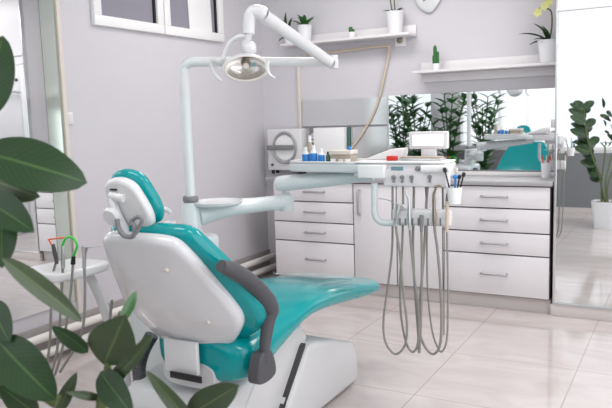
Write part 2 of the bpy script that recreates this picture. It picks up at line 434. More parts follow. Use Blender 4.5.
o = obj('worktop', box(BM(), (-.06, -.035, CT), (2.078, YB-.002, .868), .003), 'top'); tag(o, 'long grey worktop over the white base cabinets', 'worktop')
o = obj('back_ledge', box(BM(), (.8, YB-.05, .868), (2.07, YB-.003, .895), .003), 'shelf'); tag(o, 'low white ledge under the long wall mirror', 'ledge')

# back wall mirrors and fittings
def wmirror(name, lo, hi, m, label):
    r_ = thing(name, label, 'mirror', ((lo[0]+hi[0])/2, YB, lo[1]))
    obj('mirror_sheet', box(BM(), (lo[0], YB-.010, lo[1]), (hi[0], YB-.002, hi[1])), m, r_, False)
    bm = BM(); box(bm, (lo[0], YB-.013, lo[1]-.008), (hi[0], YB-.002, lo[1])); obj('edge_strip', bm, 'midgrey', r_, False)
wmirror('wall_mirror', (.80, .905), (2.075, 1.468), 'mirror', 'long mirror under the right shelf, above the worktop')
wmirror('wall_mirror', (.04, 1.252), (.785, 1.462), 'frost', 'narrow greyish mirror above the white box on the back wall')
wmirror('wall_mirror', (.49, .905), (.785, 1.236), 'frost', 'small greyish mirror right of the white wall box, behind the tan tube')

r_ = thing('socket_panel', 'small grey wall socket panel between sterilizer and white wall box', 'socket', (.12, YB, 1.1))
obj('plate', box(BM(), (.10, YB-.012, 1.0), (.168, YB-.002, 1.236), .003), 'midgrey', r_)
lathe_bm = lathe(BM(), [(.026, 0), (.026, .006), (.018, .007), (.017, .003), (0, .003)], (.134, YB-.012, 1.17), 20, (0, -1, 0)); obj('socket', lathe_bm, 'steel', r_)
obj('rail', box(BM(), (.10, YB-.03, 1.12), (.168, YB-.012, 1.135), .003), 'white', r_)
r_ = thing('wall_box', 'white box fixed to the back wall behind the bottles', 'box', (.32, YB, .98))
obj('housing', box(BM(), (.172, YB-.08, .90), (.445, YB-.002, 1.238), .006), 'white', r_)
obj('seam', box(BM(), (.452, YB-.03, .90), (.474, YB-.002, 1.238), .004), 'darkgreen', r_, label='dark green strip at its right side')

# autoclave / sterilizer
r_ = thing('sterilizer', 'white box shaped sterilizer with round grey door ring on the worktop', 'sterilizer', (.0, .2, .868))
ay = .29; ax0, ax1, az0, az1 = at(267.5, 150, 1, ay).x, at(301, 150, 1, ay).x, .90, 1.236
obj('housing', box(BM(), (ax0, ay, az0), (ax1, YB-.03, az1), .008), 'plastic', r_)
c = Vector(((ax0+ax1)/2+.012, ay, 1.085))
bm = BM(); N = 40; pts = [(c.x+.105*math.cos(2*PI*k/N), ay-.008, c.z+.122*math.sin(2*PI*k/N)) for k in range(N+1)]
tube(bm, pts, .011, 8, caps=False); obj('door_ring', bm, 'handle', r_)
obj('door_handle', box(BM(), (ax0+.01, ay-.035, c.z-.018), (c.x+.09, ay-.012, c.z+.022), .008, 3), 'midgrey', r_)
obj('door_disc', lathe(BM(), [(.1, 0), (.1, .006), (0, .008)], (c.x, ay, c.z), 32, (0, -1, 0)), 'white', r_)
obj('lock', lathe(BM(), [(.011, 0), (.011, .008), (0, .009)], (ax0+.045, ay, .945), 14, (0, -1, 0)), 'grey', r_)
for x in (ax0+.03, ax1-.03):
    for y in (ay+.03, YB-.04): obj('foot', cyl(BM(), (x, y, .868), (x, y, .907), .014, 12), 'black', r_)

# ------------------------------------------------------------------ shelves
def shelf(name, x0, x1, z, label, under, d=.18):
    r_ = thing(name, label, 'shelf', ((x0+x1)/2, YB, z), 'wall shelves')
    obj('board', box(BM(), (x0, YB-d, z), (x1, YB-.002, z+.018), .002), 'shelf', r_)
    obj('back_rail', box(BM(), (x0+.005, YB-.02, z+.019), (x1, YB-.002, z+.085), .002), 'shelf', r_)
    if under: obj('under_strip', box(BM(), (x0+.02, YB-.03, z-.06), (x1-.02, YB-.002, z-.001), .002), 'shelf', r_)  # strip along the wall below the board, same laminate
shelf('wall_shelf', -.05, 1.03, 1.893, 'white wall shelf on the left carrying a succulent pot and tiny cactus', False)
shelf('wall_shelf', 1.06, 2.085, 1.613, 'white wall shelf on the right ending at the mirrored cupboard', True)

def leafmesh(bm, P0, P1, wid, n, curl=.12, fold=.18, seg=12, sharp=1.0, thick=.0012, twist=0):
    """a leaf blade: pointed oval with folded midrib and lengthwise droop; n = upper side"""
    P0 = Vector(P0); P1 = Vector(P1); a = P1-P0; L_ = a.length; a.normalize()
    n = Vector(n); n = (n-a*n.dot(a)).normalized(); s = a.cross(n).normalized()
    rows = []
    cols = [-1, -.66, -.33, 0, .33, .66, 1]
    for i in range(seg+1):
        t = i/seg
        hw = wid/2*max(.0, math.sin(PI*min(1, t**.82)))**(.62*sharp)
        if t < .04: hw = max(hw, wid*.02)
        if i == seg: hw = wid*.006
        c = P0+a*(L_*t)+n*(curl*L_*4*t*(1-t)*.5)
        row = []
        th = twist*t
        for q in cols:
            lift = fold*abs(q)*hw+.03*hw*math.sin(q*3+t*9)
            sd = s*math.cos(th)+n*math.sin(th)
            row.append(c+sd*(q*hw)+n*lift)
        rows.append(row)
    uvl = bm.loops.layers.uv.verify(); uvd = {}
    top = [[bm.verts.new(p+n*thick) for p in r_] for r_ in rows]; bot = [[bm.verts.new(p-n*thick*(1 if 0 < j < 6 else -.9)) for j, p in enumerate(r_)] for r_ in rows]
    for g_ in (top, bot):
        for i in range(seg+1):
            for j in range(7): uvd[g_[i][j]] = (cols[j]*.5+.5, i/seg)
    nf = len(bm.faces)
    for i in range(seg):
        for j in range(6):
            bm.faces.new((top[i][j], top[i][j+1], top[i+1][j+1], top[i+1][j]))
            bm.faces.new((bot[i][j], bot[i+1][j], bot[i+1][j+1], bot[i][j+1]))
        for j in (0, 6): bm.faces.new((top[i][j], top[i+1][j], bot[i+1][j], bot[i][j]))
    bm.faces.ensure_lookup_table()
    for f in bm.faces[nf:]:
        for l in f.loops: l[uvl].uv = uvd[l.vert]
    return bm
def pot_ribbed(c, r_, h, parent, rib=.02, nm='pot'):
    prof = [(0, 0), (r_*.74, 0)]
    n = 14
    for k in range(n+1):
        t = k/n; prof.append((r_*(.78+.2*t)+(rib*r_ if k % 2 else 0), h*(.02+t*.9)))
    prof += [(r_*1.04, h*.93), (r_*1.04, h), (r_*.93, h), (r_*.9, h*.86), (0, h*.86)]
    return obj(nm, lathe(BM(), prof, c, 28), 'pot', parent)
def shelf_leaves(c, spec, parent, m='leaf3', L=.1):
    for (az, el, l_, wd) in spec:
        d = Vector((math.cos(R(az))*math.cos(R(el)), math.sin(R(az))*math.cos(R(el)), math.sin(R(el))))
        side = Vector((0, 0, 1)) if el < 75 else Vector((0, -1, 0))
        obj('leaf', leafmesh(BM(), c, Vector(c)+d*l_, wd, side, .18, .3, 8), m, parent)
s1 = 1.911; s2 = 1.631
# succulent on left shelf
c = (.135, .325, s1); r_ = thing('potted_succulent', 'white ribbed pot with a leafy green succulent on the left shelf', 'potted plant', c)
pot_ribbed(c, .060, .135, r_); 
shelf_leaves((c[0], c[1], s1+.115), [(200, 30, .12, .045), (180, 55, .11, .04), (340, 28, .13, .045), (20, 45, .12, .04), (270, 45, .12, .05), (300, 62, .11, .04), (230, 60, .12, .04), (110, 70, .08, .035), (250, 15, .09, .04), (320, 12, .09, .035)], r_)
# hanging trailing plant pot further left (mostly hidden)
c = (-.035, .36, s1); r_ = thing('potted_creeper', 'dark leafy creeper in a small pot at the left end of the left shelf', 'potted plant', c)
pot_ribbed(c, .04, .07, r_)
shelf_leaves((c[0], c[1], s1+.06), [(200, 80, .14, .03), (260, 60, .15, .03), (340, 70, .16, .035), (220, 20, .1, .035), (300, 10, .1, .03), (250, -20, .11, .035), (240, 85, .2, .03)], r_, 'leaf')
# tiny cactus on left shelf
def cactus(c, label, cols, r0=.026):
    r_ = thing('potted_cactus', label, 'potted cactus', c)
    obj('pot', lathe(BM(), [(0, 0), (r0, 0), (r0*1.1, .048), (r0*.95, .048), (r0*.9, .02), (0, .02)], c, 20), 'pot', r_)
    for dx, rr, h in cols:
        bm = BM(); prof = [(0, .02), (rr*.9, .03)]+[(rr*(1+.06*(k % 2)), .05+h*.85*k/8) for k in range(9)]+[(rr*.6, .05+h*.96), (0, .05+h)]
        lathe(bm, prof, (c[0]+dx, c[1], c[2]), 14); obj('stem', bm, 'cactus', r_)
cactus((.540, .335, s1), 'tiny round cactus in a small white pot in the middle of the left shelf', [(-.008, .015, .04), (.014, .01, .02)])
cactus((1.205, .335, s2), 'small columnar cactus in a little white pot on the right shelf', [(-.006, .013, .13), (.014, .01, .085), (-.018, .008, .06)])
# dried orchid pot
c = (.895, .335, s1); r_ = thing('potted_orchid', 'white ribbed pot with bare orchid stems beside the shaped wall clock', 'potted plant', c)
pot_ribbed(c, .064, .165, r_)
shelf_leaves((c[0], c[1], s1+.15), [(200, 15, .09, .03), (340, 15, .09, .03), (20, 35, .07, .03), (160, 40, .06, .03)], r_, 'leaf')
obj('stem', tube(BM(), [(c[0]-.01, c[1], s1+.12), (c[0]-.03, c[1]-.01, s1+.24), (c[0]-.05, c[1]-.01, s1+.4)], .005, 8, 4), 'stem', r_)
obj('stem', tube(BM(), [(c[0]+.01, c[1], s1+.12), (c[0]+.0, c[1]-.01, s1+.26), (c[0]+.03, c[1]-.01, s1+.42)], .005, 8, 4), 'stem', r_)
# flowering orchid on right shelf
c = (1.985, .335, s2); r_ = thing('potted_orchid', 'white ribbed pot of flowering yellow orchid on the right shelf beside the cupboard', 'potted plant', c)
pot_ribbed(c, .072, .15, r_)
shelf_leaves((c[0], c[1], s2+.14), [(190, 18, .2, .045), (205, 50, .16, .04), (175, -5, .13, .045), (250, 40, .1, .04), (235, 5, .13, .04), (150, 60, .13, .035)], r_, 'leaf')
st = [(c[0]+.0, c[1], s2+.13), (c[0]+.02, c[1]-.02, s2+.24), (c[0]+.01, c[1]-.02, s2+.34), (c[0]-.06, c[1]-.03, s2+.36)]
obj('stem', tube(BM(), st, .005, 8, 5), 'stem', r_)
for dx, dz, dy in ((-.065, .33, -.04), (.0, .39, -.03), (-.02, .365, -.05), (.03, .43, -.03)):
    bm = BM(); q = Vector((c[0]+dx, c[1]+dy, s2+dz))
    for k in range(5):
        a = 2*PI*k/5+dx*9
        leafmesh(bm, q, q+Vector((math.cos(a)*.032, -.008, math.sin(a)*.032)), .026, (0, -1, 0), .1, .1, 6)
    lathe(bm, [(0, 0), (.007, .003), (0, .010)], q, 8, (0, -1, 0)); obj('flower', bm, 'petal', r_)
# shaped wall clock
r_ = thing('wall_clock', 'silver grey shield shaped wall clock above the right shelf', 'clock', (1.13, YB, 2.08))
bm = BM(); pad(bm, (1.13, YB-.003, 2.155), (1, 0, 0), (0, 0, 1), (0, -1, 0), [(-.06, .12), (.06, .14), (.10, .02), (.07, -.05), (.01, -.105), (-.06, -.075), (-.10, -.02), (-.09, .06)], 0, .02, .006)
obj('face', bm, 'steel', r_)
bm = BM(); 
for a, l_ in ((70, .06), (200, .045)): tube(bm, [(1.13, YB-.027, 2.155), (1.13+l_*math.cos(R(a)), YB-.027, 2.155+l_*math.sin(R(a)))], .003, 6)
obj('hands', bm, 'black', r_)

# beige suction hose on the back wall, conduit, socket
o = thing('wall_socket', 'white wall socket with round brass outlet below the left shelf end', 'socket', (.905, YB, 1.87))
obj('plate', box(BM(), (.86, YB-.014, 1.83), (.945, YB-.002, 1.925), .003), 'white', o)
obj('outlet', lathe(BM(), [(.024, 0), (.026, .008), (.018, .012), (.014, .006), (0, .006)], (.902, YB-.014, 1.878), 20, (0, -1, 0)), 'bronze', o)
def atw(px, py, y=YB-.02): return at(px, py, 1, y)
h = [atw(306, 55, YB-.042), atw(340, 51, YB-.042), atw(384, 46, YB-.042), atw(389, 49, YB-.03), atw(387, 62), atw(381, 90), atw(374, 112), atw(362, 134), atw(350, 150)]
o = obj('wall_hose', tube(BM(), h, .010, 10, 6), 'beige'); tag(o, 'beige hose running under the left shelf and hanging down the wall', 'hose')
o = obj('conduit', box(BM(), (.005, YB-.022, 1.237), (.03, YB-.002, 1.831), .003), 'trim'); tag(o, 'vertical cream cable conduit on the back wall below the left shelf', 'conduit')

# ------------------------------------------------------------------ dental chair
CX = 1.21
ch = thing('dental_chair', 'teal dental chair with white shell and dark grey armrests in mid floor', 'dental chair', (CX, -2.1, 0))
TL = R(31)
U = Vector((1, 0, 0)); V = Vector((0, -math.sin(TL), math.cos(TL))); NF = Vector((0, math.cos(TL), math.sin(TL)))
OB = Vector((CX, -2.70, .757))
def sym(h): return [(a, b) for a, b in h]+[(-a, b) for a, b in reversed(h) if a > 1e-6]
shell = [(a-.018, b) for a, b in sym([(0, .215), (.10, .212), (.165, .19), (.20, .12), (.235, .0), (.262, -.10), (.270, -.165), (.25, -.225), (.17, -.315), (.07, -.365), (0, -.375)])]
def bb(a, b): return -.25*a*a*(-1)+.10*max(0, -b-.1)**1.0*0
obj('backrest_shell', pad(BM(), OB, U, V, NF, shell, -.03, .03, .026, .03, 0, 5, lambda a, b: .45*a*a), 'film', ch)
cush = sym([(0, .222), (.10, .22), (.17, .205), (.212, .14), (.262, .02), (.295, -.10), (.310, -.18), (.29, -.25), (.21, -.31), (.1, -.34), (0, -.34)])
obj('backrest_cushion', pad(BM(), OB, U, V, NF, cush, .012, .078, .03, 0, .008, 5, lambda a, b: .45*a*a), 'teal', ch)
for px, py in ((168, 268), (208, 321)):
    d = ray(px, py); q = OB+NF*(-.03); t_ = (q-CAM).dot(NF)/d.dot(NF); q = CAM+d*t_
    a = q.x-CX; q = q+NF*(.45*a*a-.012)
    obj('screw_cap', lathe(BM(), [(.011, 0), (.011, .012), (.008, .016), (0, .017)], q+NF*.008, 16, -NF), 'trim', ch)
# seat + leg rest loft
def loft_seat(rows, m, name, parent, N=32, e=2.9):
    bm = BM(); rings = []
    for (y, hw, zt, zb, dx) in rows:
        cz, hz = (zt+zb)/2, (zt-zb)/2; ring = []
        for k in range(N):
            a = 2*PI*k/N; ca, sa = math.cos(a), math.sin(a)
            ring.append(bm.verts.new((CX+dx+hw*math.copysign(abs(ca)**(2/e), ca), y, cz+hz*math.copysign(abs(sa)**(2/e), sa))))
        rings.append(ring)
    for a, b in zip(rings, rings[1:]):
        for k in range(N): bm.faces.new((a[k], a[(k+1) % N], b[(k+1) % N], b[k]))
    bm.faces.new(rings[0][::-1]); bm.faces.new(rings[-1])
    return obj(name, bm, m, parent)
def interp(keys, n=5):
    K = catmull([(k[0], k[1], k[2]) for k in keys], n); Z = catmull([(k[3], k[4] if len(k) > 4 else 0, 0) for k in keys], n)
    return [(p.x, p.y, p.z, z.x, z.y) for p, z in zip(K, Z)]
seat = loft_seat(interp([(-2.595, .07, .49, .41, .04), (-2.585, .15, .515, .372, .045), (-2.54, .215, .535, .348, .03), (-2.45, .25, .55, .352, .01), (-2.3, .258, .56, .405, 0), (-2.12, .255, .57, .462), (-1.95, .25, .575, .458), (-1.75, .245, .555, .435), (-1.55, .240, .52, .408), (-1.4, .232, .487, .392), (-1.28, .215, .464, .380), (-1.21, .18, .450, .382), (-1.18, .11, .440, .392)]), 'teal', 'seat_cushion', ch)
obj('protective_sheet', pad(BM(), (CX-.03, -1.53, .519), (1, 0, 0), (0, .978, -.208), (0, .208, .978), [(-.13, -.2), (0, -.205), (.13, -.2), (.14, 0), (.13, .17), (0, .2), (-.13, .17), (-.14, 0)], .0, .003, .001), 'clearsheet', ch, label='clear film over the foot end')
loft_seat(interp([(-2.6, .12, .43, .33), (-2.4, .15, .44, .34), (-2.2, .17, .46, .37), (-2.05, .17, .505, .43), (-1.75, .15, .505, .465)]), 'base', 'under_seat_frame', ch)
# lift arm, pedestal
bm = BM(); prism(bm, [(-2.50, .20), (-2.30, .40), (-2.03, .43), (-1.98, .36), (-2.22, .10), (-2.40, .08)], 0, CX-.13, CX+.17, .015); obj('lift_arm', bm, 'base', ch)
bm = BM(); prism(bm, [(-1.545, .012), (-1.555, .17), (-1.60, .225), (-1.80, .30), (-2.00, .35), (-2.06, .33), (-2.24, .14), (-2.30, .012)], 0, CX-.20, CX+.215, .03, 4); obj('pedestal_cover', bm, 'base', ch)
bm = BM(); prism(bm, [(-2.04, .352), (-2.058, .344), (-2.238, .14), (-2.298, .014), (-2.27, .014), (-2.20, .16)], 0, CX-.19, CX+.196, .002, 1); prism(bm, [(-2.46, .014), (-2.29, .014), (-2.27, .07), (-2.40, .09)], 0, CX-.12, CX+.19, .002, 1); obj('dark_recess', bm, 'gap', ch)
bm = BM(); prism(bm, [(-2.68, .012), (-2.66, .24), (-2.60, .30), (-2.36, .335), (-2.30, .30), (-2.28, .012)], 0, CX-.30, CX+.16, .02, 3); obj('rear_cover', bm, 'base', ch)
obj('base_plate', box(BM(), (CX-.24, -2.75, 0), (CX+.17, -1.60, .014), .004), 'midgrey', ch)
# bracket plate and slot
bm = BM(); box(bm, at(165, 370, 1, -2.635), at(199, 342, 1, -2.615), .004); obj('back_bracket', bm, 'plastic', ch)
obj('slot', box(BM(), at(170, 377.5, 1, -2.652), at(202, 376.5, 1, -2.644), .001, 2, None), 'black', ch)
obj('type_plate', box(BM(), (1.07, -2.692, .13), (1.105, -2.675, .185), .002), 'midgrey', ch, label='small grey type plate')
# headrest
TH = R(20)
Vh = Vector((0, -math.sin(TH), math.cos(TH))); Nh = Vector((0, math.cos(TH), math.sin(TH))); OH = Vector((1.163, -2.79, 1.046))
ho = [(-.085, .085), (-.02, .105), (.045, .085), (.075, .03), (.092, -.04), (.07, -.09), (.0, -.095), (-.055, -.08), (-.085, -.03), (-.098, .03)]
obj('headrest_shell', pad(BM(), OH, U, Vh, Nh, [(a*.9-.003, b*.95-.004) for a, b in ho], -.02, .02, .015, .008, 0), 'plastic', ch)
hc = obj('headrest_cushion', pad(BM(), OH, U, Vh, Nh, [(a*.97+.004, b*1.0+.005) for a, b in ho], .012, .062, .024, 0, .008), 'teal', ch)
hk = obj('headrest_knob', lathe(BM(), [(.032, 0), (.034, .012), (.028, .022), (0, .024)], OH+U*(-.045)+Vh*(-.022)-Nh*.05, 24, -Nh), 'plastic', ch)
bm = BM(); tube(bm, [OH+U*(-.045)+Vh*.04-Nh*.036, OH+U*(-.035)+Vh*(-.03)-Nh*.045, OH+U*(-.03)+Vh*(-.10)-Nh*.035], .019, 14, 4, flat=.7); tube(bm, [OH+U*(-.045)+Vh*.045-Nh*.036, OH+U*.01+Vh*.035-Nh*.034], .014, 12); obj('headrest_stem', bm, 'plastic', ch)
bm = BM(); hp = lambda px, py, e=.03: at(px, py, 1, -2.88+e)
tube(bm, [hp(117, 219), hp(119, 229), hp(125, 236), hp(133, 236), hp(135, 228), hp(131, 221)], .0085, 10, 5); tube(bm, [hp(131, 221), hp(138, 217), hp(142, 221), hp(136, 233)], .007, 10, 5)
obj('headrest_clamp', bm, 'midgrey', ch, label='grey hooked clamp')
q = OH+U*(-.035)+Vh*.062-Nh*.024; obj('lever_slot', box(BM(), q+Vector((-.016, -.003, -.003)), q+Vector((.016, .003, .003)), .001), 'black', ch)
# armrests
def armrest(X, name):
    pts = [at(264, 362, 0, X), at(265, 345, 0, X), at(268, 322, 0, X), at(269, 308, 0, X), at(260, 292, 0, X), at(247, 279, 0, X), at(232, 270, 0, X), at(221, 266, 0, X)]
    return pts
XA = CX+.30
pts = armrest(XA, '')
a = obj('armrest', tube(BM(), pts, [.020, .021, .026, .037, .034, .030, .029, .021], 16, 6, flat=.95, hint=Vector((0, 0, 1))), 'grey', ch)
for par, pp, s in ((a, pts, 1),):
    p = pp[0]; bm = BM(); pad(bm, p+Vector((-.012*s, 0, -.022)), (0, 1, 0), (0, 0, 1), (1, 0, 0), [(-.056, -.040), (0, -.052), (.056, -.040), (.060, 0), (.036, .056), (0, .062), (-.034, .056), (-.058, 0)], -.022, .026, .008)
    obj('armrest_pivot', bm, 'grey', par)
# ribbed supply hose
bm = BM(); hp = [at(152, 335, 1, -2.5), at(143, 352, 1, -2.52), at(139, 372, 1, -2.55), at(145, 394, 1, -2.56), at(156, 418, 1, -2.55)]
P = catmull(hp, 16); rr = [.026+.0025*(k % 2) for k in range(len(P))]
tube(bm, P, rr, 12); obj('ribbed_hose', bm, 'grey', ch)

# ------------------------------------------------------------------ treatment unit (column, cuspidor, arms, table)
un = thing('treatment_unit', 'white dental unit column with round tray and arm behind the chair backrest', 'dental unit', (.75, -1.95, 0))
px_, py_ = .75, -1.96
obj('unit_body', box(BM(), (.56, -2.24, .0), (.80, -1.80, .765), .03, 4), 'blueplastic', un)
obj('column', lathe(BM(), [(.060, .755), (.052, .775), (.050, .80), (.048, .90), (.044, .925), (.044, .935)], (px_, py_, 0), 28), 'blueplastic', un)
obj('collar', lathe(BM(), [(.033, .936), (.037, .942), (.037, .960), (.033, .966)], (px_, py_, 0), 28), 'midgrey', un)
tc = at(222, 201, 2, .93)
tcx, tcy = .845, -1.875
obj('round_tray', lathe(BM(), [(0, 0), (.10, 0), (.118, .010), (.122, .022), (.116, .024), (.11, .014), (0, .012)], (tcx, tcy, .912), 36), 'plastic', un)
j1 = at(286, 202, 2, .885)
bm = BM(); tube(bm, [(px_+.02, py_+.02, .865), Vector((px_, py_, .885)).lerp(j1, .35)+Vector((0, 0, .0)), Vector((px_, py_, .893)).lerp(j1, .7), j1], [.050, .044, .038, .040], 20, 5, flat=1.0); obj('lower_arm', bm, 'blueplastic', un)
obj('arm_joint', lathe(BM(), [(.036, -.045), (.042, -.03), (.042, .035), (.03, .045), (.018, .05), (.018, .085)], j1, 24), 'blueplastic', un)
tend = Vector((1.50, -1.50, 1.03))
j1t = Vector((j1.x-.03, j1.y-.03, j1.z+.098))
bm = BM(); tube(bm, [j1t, j1t.lerp(tend, .06), j1t.lerp(tend, .5), j1t.lerp(tend, .9), tend], [.030, .045, .040, .026, .022], 20, 5, flat=.9); obj('upper_arm', bm, 'blueplastic', un)
obj('footswitch_knob', lathe(BM(), [(.034, 0), (.036, .02), (.03, .05), (0, .055)], at(203, 252, 0, .798), 20, (.9, -.3, .1)), 'grey', un, label='dark grey rounded knob')
# cuspidor bowl with filler spout
cb = Vector((.70, -2.13, .80))
obj('cuspidor_bowl', lathe(BM(), [(.03, -.085), (.045, -.06), (.085, -.01), (.09, .0), (.082, .0), (.04, -.05), (0, -.06)], cb, 28), 'plastic', un)
sp = [at(153, 228, 0, .72), at(153, 215, 0, .72), at(158, 210, 0, .72), at(165, 209, 0, .72), at(170, 212, 0, .72)]
obj('filler_spout', tube(BM(), sp, .011, 10, 5), 'plastic', un)
o = obj('rinse_cup', lathe(BM(), [(0, 0), (.02, 0), (.028, .06), (.026, .06), (.019, .004), (0, .004)], at(170, 228, 0, .74)-Vector((0, 0, .03)), 20), 'white', None); tag(o, 'small white rinse cup beside the spout behind the headrest', 'cup')

# instrument table
tb = thing('instrument_table', 'white doctor instrument table with hanging grey hoses over the chair foot end', 'instrument table', (1.6, -1.6, .97))
Y0 = -1.60
obj('table_body', box(BM(), (1.44, Y0, 1.035), (1.893, Y0+.15, 1.098), .012, 3), 'plastic', tb)
# left rounded wing
obj('side_tray', pad(BM(), (1.30, Y0+.12, 1.075), (1, 0, 0), (0, 1, 0), (0, 0, 1), [(-.25, -.02), (-.21, -.09), (0, -.115), (.2, -.115), (.2, .10), (0, .10), (-.21, .09), (-.25, .045)], -.022, .018, .01), 'blueplastic', tb)
bm = BM(); pts = catmull([(1.30+a, Y0+.12+b, 1.1) for a, b in [(-.245, -.02), (-.205, -.085), (0, -.11), (.16, -.11), (.16, .09), (0, .095), (-.205, .085), (-.245, .04)]], 6, True); pts.append(pts[0])
tube(bm, pts, .006, 8, caps=False); obj('tray_rim', bm, 'plastic', tb)
obj('control_panel', box(BM(), (1.60, Y0-.022, .995), (1.900, Y0+.04, 1.075), .008, 3), 'lam', tb)
obj('logo_plate', box(BM(), at(391, 170.3, 1, Y0-.024)+Vector((0, 0, 0)), at(403, 166.6, 1, Y0-.0215)+Vector((0, 0, 0)), .0), mat('teal_grey_badge', (.16, .30, .34), .4, noise=.05), tb)
for x in (394, 402.5, 412, 430):
    q = at(x, 177, 1, Y0-.022); bm = BM(); lathe(bm, [(.0085, 0), (.009, .008), (.007, .018), (0, .019)], q, 14, (0, -1, 0)); lathe(bm, [(.006, 0), (.005, .022), (0, .022)], q-Vector((0, 0, .004)), 10, (0, -.3, -1)); obj('knob', bm, 'midgrey', tb)
obj('button', lathe(BM(), [(.012, 0), (.012, .008), (.009, .012), (0, .012)], at(418, 168.5, 1, Y0-.022), 16, (0, -1, 0)), 'midgrey', tb)
obj('roll_grip', tube(BM(), [at(422, 169, 1, Y0-.03), at(449, 168.5, 1, Y0-.03)], .017, 16), 'white', tb)
obj('front_pad', box(BM(), at(357.5, 178, 1, Y0-.045), at(387, 164.5, 1, Y0-.002), .004, 2), 'white', tb)
obj('table_top_edge', box(BM(), (1.45, Y0-.01, 1.098), (1.890, Y0+.15, 1.108), .004), 'white', tb)
# J shaped handle and holder bar
bm = BM(); q = [at(374.5, 183, 1, Y0), at(374.5, 200, 1, Y0), at(375, 214, 1, Y0), at(380, 221.5, 1, Y0), at(390, 223, 1, Y0), at(398, 222, 1, Y0)]
tube(bm, q, .0155, 14, 5); obj('side_handle', bm, 'blueplastic', tb)
zb = at(420, 217, 1, Y0).z
obj('holder_bar', box(BM(), (at(393, 217, 1, Y0).x, Y0-.02, zb-.038), (at(452, 217, 1, Y0).x, Y0+.02, zb+.038), .016, 4), 'plastic', tb)
for x in (400, 405.5, 412.5, 418.5, 428, 440.5):
    q = at(x, 221, 1, Y0-.0205); obj('slot', box(BM(), q+Vector((-.0035, -.002, -.022)), q+Vector((.0035, .003, .012))), 'midgrey', tb, False)
# hoses with their handpieces
def W(pts, y0=Y0, y1=None):
    n = len(pts); y1 = y0 if y1 is None else y1
    return [at(a, b, 1, y0+(y1-y0)*k/(n-1)) for k, (a, b) in enumerate(pts)]
HO = [
 ([(392.5, 183), (392.5, 215), (392, 250), (388, 285), (383.5, 320), (385.5, 342), (395, 354), (404.5, 346), (407, 325), (403, 290), (400, 255), (396.5, 232), (395, 218)], .0055),
 ([(403, 183), (403, 215), (402, 250), (400, 285), (401, 315), (406, 342), (412.5, 352), (418, 342), (418.5, 310), (414, 275), (411, 245), (409.5, 228), (408.5, 215)], .0055),
 ([(414, 183), (413.5, 215), (413, 250), (415, 290), (418, 330), (419, 352), (420, 340), (421.5, 300), (422, 260), (421.5, 235), (421.3, 220)], .0062),
 ([(428, 183), (426, 210), (424.5, 245), (421, 290), (419, 325), (424, 345), (433, 354), (440, 345), (441.5, 318), (440, 280), (437.5, 250), (435, 232), (434.2, 220)], .0062),
 ([(425.5, 183), (427, 215), (427, 260), (428, 295), (432, 330), (438, 348), (442.5, 351), (447, 338), (448, 300), (447.5, 260), (447, 235), (447, 222)], .0045),
]
hs = []
for k, (p, rr) in enumerate(HO):
    hs.append(obj('hose', tube(BM(), W(p, Y0+.02+.012*k, Y0-.035), rr, 10, 6), 'hose', tb))
obj('hose', tube(BM(), W([(443, 186), (444, 215), (444.5, 255), (444, 300), (444, 335)], Y0+.02), .0028, 8, 4), 'hose', tb)
def hp_(x0, y0, x1, y1, rads, m, par, extra=None, nm='handpiece'):
    a = at(x0, y0, 1, Y0-.035); b_ = at(x1, y1, 1, Y0-.035); n = len(rads)
    bm = BM(); tube(bm, [a.lerp(b_, k/(n-1)) for k in range(n)], rads, 12)
    if extra: extra(bm)
    return obj(nm, bm, m, par)
hp_(395.5, 226, 398.5, 204, [.007, .009, .007, .008, .014, .015], 'steel', hs[0], lambda bm: (tube(bm, W([(397, 207), (403.5, 205.5)], Y0-.035), .008, 10), tube(bm, W([(397, 206), (392, 202), (386, 199.5), (379, 198.5)], Y0-.035), .0018, 6, 4)))
hp_(409.5, 230, 409, 203, [.006, .0085, .0085, .007, .0075], 'steel', hs[1], lambda bm: tube(bm, W([(409, 203), (408.5, 198), (406, 194), (406, 191)], Y0-.035), [.007, .006, .005, .004], 10, 3))
hp_(421.5, 232, 421.5, 215, [.007, .008, .0095, .009], 'midgrey', hs[2])
hp_(434.5, 226, 433.8, 200, [.007, .009, .009, .0085, .0075, .0085], 'bronze', hs[3], lambda bm: (tube(bm, W([(433.8, 200), (434, 193), (436, 188.5)], Y0-.035), [.0075, .006, .005], 10, 3), tube(bm, W([(434, 187), (439, 186), (442, 187)], Y0-.035), [.006, .006, .003], 10)))
hp_(447, 232, 447.2, 201, [.006, .0075, .0075, .0075, .0075], 'beige', hs[4], lambda bm: None)
hp_(447.2, 201, 447.2, 192, [.0085, .007, .0035], 'midgrey', hs[4], None, 'handpiece_tip')
# x-ray viewer
vw = thing('film_viewer', 'small white lit film viewer standing on the instrument table', 'viewer', (1.8, Y0+.13, 1.108))
q0 = at(409.5, 149, 1, Y0+.13); q1 = at(448, 131, 1, Y0+.13)
obj('housing', box(BM(), (q0.x, Y0+.12, q0.z), (q1.x, Y0+.15, q1.z), .006, 3), 'lam', vw)
obj('screen', box(BM(), (q0.x+.02, Y0+.116, q0.z+.015), (q1.x-.02, Y0+.121, q1.z-.015), .001), 'glow', vw)
obj('stand', box(BM(), ((q0.x+q1.x)/2-.035, Y0+.125, 1.106), ((q0.x+q1.x)/2+.035, Y0+.148, q0.z+.003), .003), 'lam', vw)
